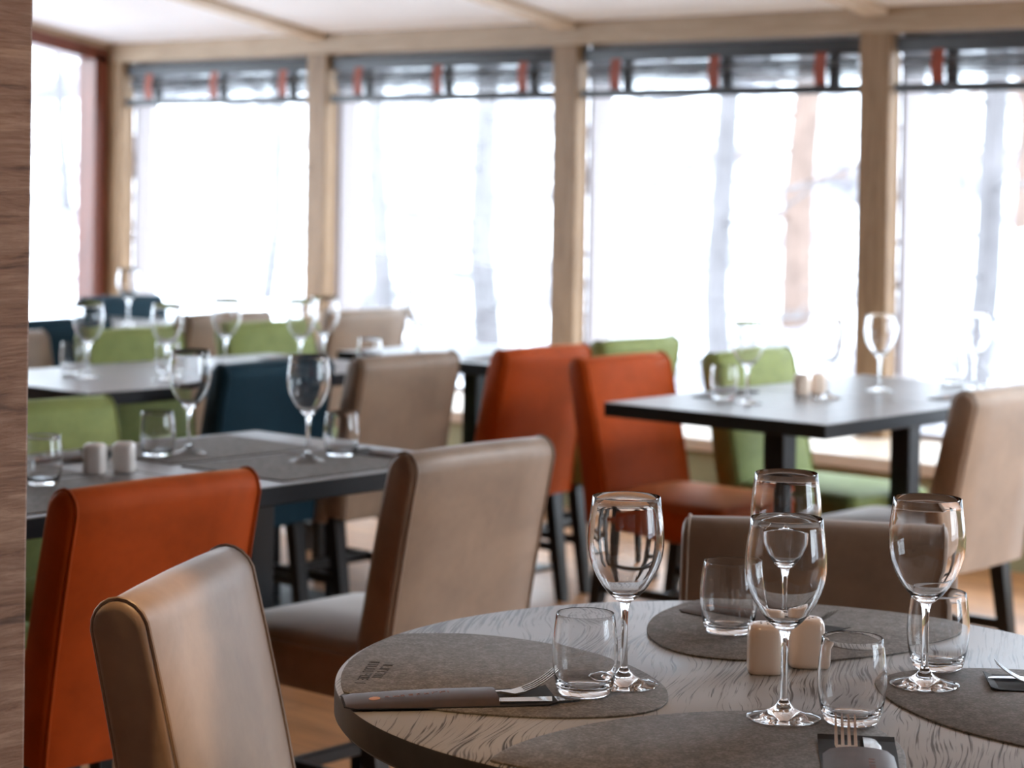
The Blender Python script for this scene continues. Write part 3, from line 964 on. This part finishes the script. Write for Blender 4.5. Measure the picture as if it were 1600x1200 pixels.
def make_tumbler(label, group):
    t = thing('water_glass', label, 'water glass')
    bm = BM()
    out = [(0, 0.0012), (0.020, 0.0012), (0.0245, 0.0), (0.0285, 0.0010), (0.0312, 0.0045), (0.0338, 0.0120), (0.0362, 0.0240), (0.0380, 0.0380), (0.0385, 0.0480), (0.0380, 0.0620), (0.0366, 0.0760), (0.0352, 0.0860), (0.0340, 0.0945)]
    inn = [(0.0337, 0.0950), (0.0328, 0.0945), (0.0340, 0.0860), (0.0354, 0.0760), (0.0368, 0.0620), (0.0373, 0.0480), (0.0367, 0.0380), (0.0347, 0.0240), (0.0318, 0.0150), (0.0270, 0.0108), (0.018, 0.0095), (0, 0.0092)]
    lathe(bm, out + inn, 64)
    obj('glass_body', bm, 'glass', t, angle=40)
    return t
GWN, GTN = 'wine glasses set on the tables', 'water glasses set on the tables'
wine0 = tum0 = None
def wine(x, y, label, group, z=0.7503):
    global wine0
    if wine0 is None:
        wine0 = make_wine(label, group); o = wine0; o.location = (x, y, z); o['group'] = group
        return o
    return copy_thing(wine0, (x, y, z), random.uniform(0, 6), label, group)
def tumbler(x, y, label, group, z=0.7503):
    global tum0
    if tum0 is None:
        tum0 = make_tumbler(label, group); o = tum0; o.location = (x, y, z); o['group'] = group
        return o
    return copy_thing(tum0, (x, y, z), random.uniform(0, 6), label, group)
random.seed(4)
MZ = 0.7531
wine(-1.575, 2.008, 'wine glass standing on the left placemat of the round table', 'wine glasses on the round table', MZ)
wine(-1.349, 2.010, 'wine glass in front of the salt shaker, nearest wine glass of the round table', 'wine glasses on the round table', MZ)
wine(-1.318, 2.263, 'wine glass on the right placemat of the round table', 'wine glasses on the round table', MZ)
wine(-1.562, 2.325, 'wine glass behind the salt and pepper on the round table', 'wine glasses on the round table', MZ)
tumbler(-1.577, 1.937, 'water glass beside the cutlery pouch on the left placemat', 'water glasses on the round table', MZ)
tumbler(-1.660, 2.340, 'water glass on the far placemat before the dark pouch', 'water glasses on the round table', MZ)
tumbler(-1.352, 2.352, 'water glass behind the right wine glass of the round table', 'water glasses on the round table', MZ)
tumbler(-1.283, 2.046, 'water glass nearest the viewer, behind the fork tines', 'water glasses on the round table', MZ)
G2 = 'glasses on the middle table'
wine(-3.560, 3.017, 'blurred wine glass on the middle table, before the dark teal chair at its left', G2)
wine(-3.299, 3.120, 'blurred wine glass on the middle table, right of the other one', G2)
tumbler(-3.585, 2.950, 'blurred water glass left of the left wine glass on the middle table', G2)
tumbler(-3.322, 3.240, 'blurred water glass at the right end of the middle table', G2)
tumbler(-3.398, 2.515, 'blurred water glass beside the wood pillar on the middle table', G2)
G3 = 'glasses on the left back tables'
wine(-5.083, 3.92, 'wine glass on the left back table before the leftmost green chair back', G3)
wine(-4.89, 4.054, 'wine glass on the left back table, second from the pillar', G3)
wine(-5.007, 4.384, 'wine glass on the left back table between the two green chair backs', G3)
wine(-4.812, 4.514, 'wine glass above the dark teal chair, left of a close pair', G3)
wine(-4.903, 4.70, 'wine glass above the dark teal chair, right of a close pair', G3)
wine(-5.053, 5.28, 'wine glass in front of the first window post', G3)
tumbler(-5.22, 3.97, 'water glass on the left back table next to the pillar', G3)
tumbler(-5.06, 4.20, 'water glass in the middle of the left back table', G3)
tumbler(-4.80, 4.80, 'water glass on the left back table right of the close pair of wine glasses', G3)
wine(-4.83, 5.55, 'faint wine glass against the bright second window', G3)
wine(-6.75, 5.40, 'faint wine glass against the first window near the corner', G3)
G4 = 'glasses on the right back tables'
wine(-3.379, 4.831, 'wine glass on the right back table in front of the green chair', G4)
wine(-3.308, 5.12, 'faint wine glass on the right back table against the third window', G4)
wine(-3.327, 5.426, 'wine glass on the right back table in front of the window post', G4)
wine(-3.169, 5.697, 'wine glass at the far right against the fourth window', G4)
tumbler(-3.492, 4.88, 'water glass on the right back table left of the nearest wine glass', G4)
tumbler(-3.30, 5.80, 'water glass below the far right wine glass', G4)

# salt and pepper shakers
def make_shaker(label):
    t = thing('salt_shaker', label, 'shaker')
    bm = BM()
    def lp(z, s):
        out = []
        n = 40
        for k in range(n):
            a = 2 * math.pi * k / n
            c_, s_ = math.cos(a), math.sin(a)
            e = 2 / 3.2
            out.append((math.copysign(abs(c_) ** e, c_) * 0.0225 * s, math.copysign(abs(s_) ** e, s_) * 0.0225 * s, z))
        return out
    loft(bm, [lp(0, 0.90), lp(0.002, 0.97), lp(0.006, 1.0), (lp(0.030, 1.0)), lp(0.047, 0.985), lp(0.054, 0.95), lp(0.058, 0.86), lp(0.060, 0.70), lp(0.0605, 0.4)])
    obj('body', bm, 'ceramic', t, angle=60)
    bm = BM()
    for k in range(5):
        a = 2 * math.pi * k / 5
        lathe(bm, [(0, 0.0600), (0.0012, 0.0600), (0.0012, 0.0608), (0, 0.0608)], 10, (0.007 * math.cos(a), 0.007 * math.sin(a), 0))
    obj('shaker_holes', bm, 'pouch_inner', t)
    return t
sh = make_shaker('cream ceramic salt shaker on the round table, left of the pair')
sh.location = (-1.500, 2.193, 0.7503); sh.rotation_euler = (0, 0, R(38)); sh['group'] = 'salt and pepper shakers'
pp = copy_thing(sh, (-1.483, 2.258, 0.7503), R(38), 'cream ceramic pepper shaker on the round table, right of the pair', 'salt and pepper shakers'); pp.name = 'pepper_shaker'
s2 = copy_thing(sh, (-3.456, 2.685, 0.7503), R(38), 'blurred cream shaker on the middle table, left one', 'salt and pepper shakers')
s3 = copy_thing(sh, (-3.435, 2.742, 0.7503), R(38), 'blurred cream shaker on the middle table, right one', 'salt and pepper shakers'); s3.name = 'pepper_shaker'
for o in (s2, s3):
    for c_ in o.children:
        if c_.name.startswith('body'):
            c_.data = c_.data.copy(); c_.data.materials[0] = M['ceramic_white']
s4 = copy_thing(sh, (-3.42, 5.16, 0.7503), R(38), 'shaker on the right back table, left one', 'salt and pepper shakers')
s5 = copy_thing(sh, (-3.40, 5.215, 0.7503), R(38), 'shaker on the right back table, right one', 'salt and pepper shakers'); s5.name = 'pepper_shaker'

# ================================================================== CUTLERY
def fork_parts(label):
    """origin at the neck, tines towards +x, curving up"""
    t = thing('fork', label, 'fork')
    bm = BM()
    # handle
    loft(bm, [[(-0.12, -0.009, 0.0), (-0.12, 0.009, 0.0), (-0.12, 0.009, 0.002), (-0.12, -0.009, 0.002)],
              [(-0.05, -0.004, 0.001), (-0.05, 0.004, 0.001), (-0.05, 0.004, 0.0035), (-0.05, -0.004, 0.0035)],
              [(-0.005, -0.003, 0.001), (-0.005, 0.003, 0.001), (-0.005, 0.003, 0.004), (-0.005, -0.003, 0.004)],
              [(0.010, -0.010, 0.0005), (0.010, 0.010, 0.0005), (0.010, 0.010, 0.0025), (0.010, -0.010, 0.0025)],
              [(0.022, -0.012, 0.003), (0.022, 0.012, 0.003), (0.022, 0.012, 0.005), (0.022, -0.012, 0.005)]])
    h = obj('handle', bm, 'steel', t)
    for k in range(4):
        y = -0.0102 + 0.0068 * k
        bm = BM()
        P = [(0.0215, 0.0040), (0.034, 0.0085), (0.045, 0.0145), (0.055, 0.0215), (0.062, 0.0275)]
        loft(bm, [[(x, y - ww, z - 0.0008), (x, y + ww, z - 0.0008), (x, y + ww, z + 0.0009), (x, y - ww, z + 0.0009)] for (x, z), ww in zip(P, (0.0018, 0.0017, 0.0015, 0.0012, 0.0006))])
        obj('tine', bm, 'steel', t)
    return t
def knife_parts(label):
    t = thing('table_knife', label, 'knife')
    bm = BM(); box(bm, (-0.07, 0, 0.0019), (0.10, 0.014, 0.003), 0.001, 2); obj('handle', bm, 'steel', t)
    bm = BM()
    loft(bm, [[(-0.02, -0.008, 0.002), (-0.02, 0.008, 0.002), (-0.02, 0.008, 0.0035), (-0.02, -0.008, 0.0032)],
              [(0.04, -0.009, 0.002), (0.04, 0.009, 0.002), (0.04, 0.009, 0.0035), (0.04, -0.009, 0.0026)],
              [(0.068, -0.004, 0.002), (0.068, 0.009, 0.002), (0.068, 0.009, 0.0032), (0.068, -0.004, 0.0026)],
              [(0.078, 0.006, 0.002), (0.078, 0.009, 0.002), (0.078, 0.009, 0.003), (0.078, 0.006, 0.0026)]])
    obj('blade', bm, 'steel', t)
    return t
def pouch_parts(label):
    """origin under its middle, opening towards +x; lower flap sticks out under the opening"""
    t = thing('cutlery_pouch', label, 'pouch')
    bm = BM()
    n = 10
    def arch(x, w_, h_, z0, th=0.0012):
        a_ = [(x, -w_ + 2 * w_ * k / n, z0 + h_ * math.sin(math.pi * k / n) ** 0.42) for k in range(n + 1)]
        b_ = [(x, p[1] * 0.985, max(z0 + 0.0002, p[2] - th)) for p in reversed(a_)]
        return a_ + b_
    loft(bm, [arch(-0.112, 0.026, 0.002, 0.0012, 0.0009), arch(-0.10, 0.034, 0.0035, 0.0012), arch(-0.05, 0.037, 0.0060, 0.0012), arch(0.0, 0.038, 0.0078, 0.0012), arch(0.062, 0.037, 0.0090, 0.0012)])
    tp = obj('top_flap', bm, 'pouch', t, angle=40)
    bm = BM()
    def row(x, w_, z): return [(x, -w_, z), (x, w_, z), (x, w_, z + 0.0011), (x, -w_, z + 0.0011)]
    loft(bm, [row(-0.114, 0.026, 0), row(-0.102, 0.036, 0), row(0.07, 0.041, 0), row(0.118, 0.041, 0.001), row(0.128, 0.041, 0.004)])
    obj('lower_flap', bm, 'pouch_inner', t, smooth=False)
    bm = BM(); lathe(bm, [(0, 0), (0.0065, 0), (0.0065, 0.0004), (0, 0.0004)], 24)
    e = obj('printed_emblem', bm, 'gold_print', tp)
    e.location = (-0.078, -0.010, 0.0058)
    e.rotation_euler = (R(2), R(-4), 0)
    s = strokes('printed_lettering', tp, 'brown_print', (-0.066, -0.011), 0, 9, 0.0065, 0.006, 0.0024, 0.0075, 8)
    s.rotation_euler = (R(2), R(-4), 0)
    return t
PZ = MZ
def place(o, x, y, ang, z=PZ):
    o.location = (x, y, z); o.rotation_euler = (0, 0, R(ang)); return o
po = place(pouch_parts('dark brown leather cutlery pouch lying on the left placemat'), -1.676, 1.800, 50.6)
po['group'] = 'leather cutlery pouches on the round table'
fk = fork_parts('steel fork rising from the left leather pouch'); fk['group'] = 'forks in the leather pouches'
fk.location = (-1.640, 1.868, PZ + 0.0015); fk.rotation_euler = (0, 0, R(54))
kn = knife_parts('steel knife in the left leather pouch, blade to the water glass'); kn['group'] = 'knives in the leather pouches'
kn.location = (-1.605, 1.851, PZ + 0.0010); kn.rotation_euler = (0, 0, R(50))
sets = [((-1.2955 + 0.13 * 0.566 + 0.035, 1.8700 - 0.02 + 0.0, 124.5), 'near'),
        ((-1.165, 2.400, 215.6), 'right'), ((-1.680, 2.432, -3), 'far')]
names = {'near': ('leather cutlery pouch at the bottom edge of the photo', 'steel fork with tines before the nearest water glass', 'knife tip beside the fork at the near placemat'),
         'right': ('dark leather pouch at the right edge of the photo', 'fork at the right edge of the photo, tines up', 'knife at the right edge pointing to the water glass'),
         'far': ('black leather pouch behind the far water glass', 'fork in the pouch behind the far water glass', 'knife in the pouch behind the far water glass')}
for (x, y, a), key in sets:
    nm = names[key]
    ca, sa = math.cos(R(a)), math.sin(R(a))
    if key == 'near':
        # opening edge at (-1.2245, 1.9655)
        x, y = -1.2010 - 0.062 * ca, 1.9300 - 0.062 * sa
    copy_thing(po, (x, y, PZ), R(a), nm[0], po['group'])
    ca, sa = math.cos(R(a)), math.sin(R(a))
    o1 = copy_thing(fk, (x + 0.058 * ca - 0.012 * -sa * -1, y + 0.058 * sa + 0.012 * ca * -1 * -1, PZ + 0.0015), R(a), nm[1], fk['group'])
    copy_thing(kn, (x + 0.05 * ca + 0.016 * sa, y + 0.05 * sa - 0.016 * ca, PZ + 0.0015), R(a), nm[2], kn['group'])

# placemats, pouches on the back tables
def rect_mat(x, y, label, w_=0.31, d_=0.42):
    bm = BM(); box(bm, (0, 0, 0.0012), (w_, d_, 0.0024), 0.001, 1)
    return tag(obj('placemat', bm, 'mat', None, loc=(x, y, 0.7501)), label, 'placemat', 'placemats on the dark square tables')
GPM = 'placemats on the dark square tables'
for (x, y, lab) in [(-3.27, 2.46, 'grey placemat on the middle table before the orange foreground chair'), (-3.27, 3.09, 'grey placemat on the middle table before the beige chair'),
                    (-3.61, 2.46, 'grey placemat across the middle table beside the pillar'), (-3.61, 3.09, 'grey placemat across the middle table by the left wine glass')]:
    rect_mat(x, y, lab)
for (x, y, z, a, lab) in [(-3.215, 3.315, 0.7528, 185, 'blurred pouch at the right end of the middle table'), (-3.66, 2.76, 0.7528, 92, 'blurred dark pouch on the middle table behind its shakers'),
                    (-3.56, 4.97, 0.7503, 92, 'blurred dark pouch at the left edge of the right back table'), (-5.24, 4.86, 0.7503, 90, 'blurred dark pouch at the far edge of the left back table'),
                    (-4.80, 5.38, 0.7503, 90, 'blurred dark pouch on the table left of the far orange chair'), (-3.08, 5.44, 0.7503, 90, 'blurred dark pouch on the right back table beyond the post glass')]:
    copy_thing(po, (x, y, z), R(a), lab, 'pouches on the dark square tables')
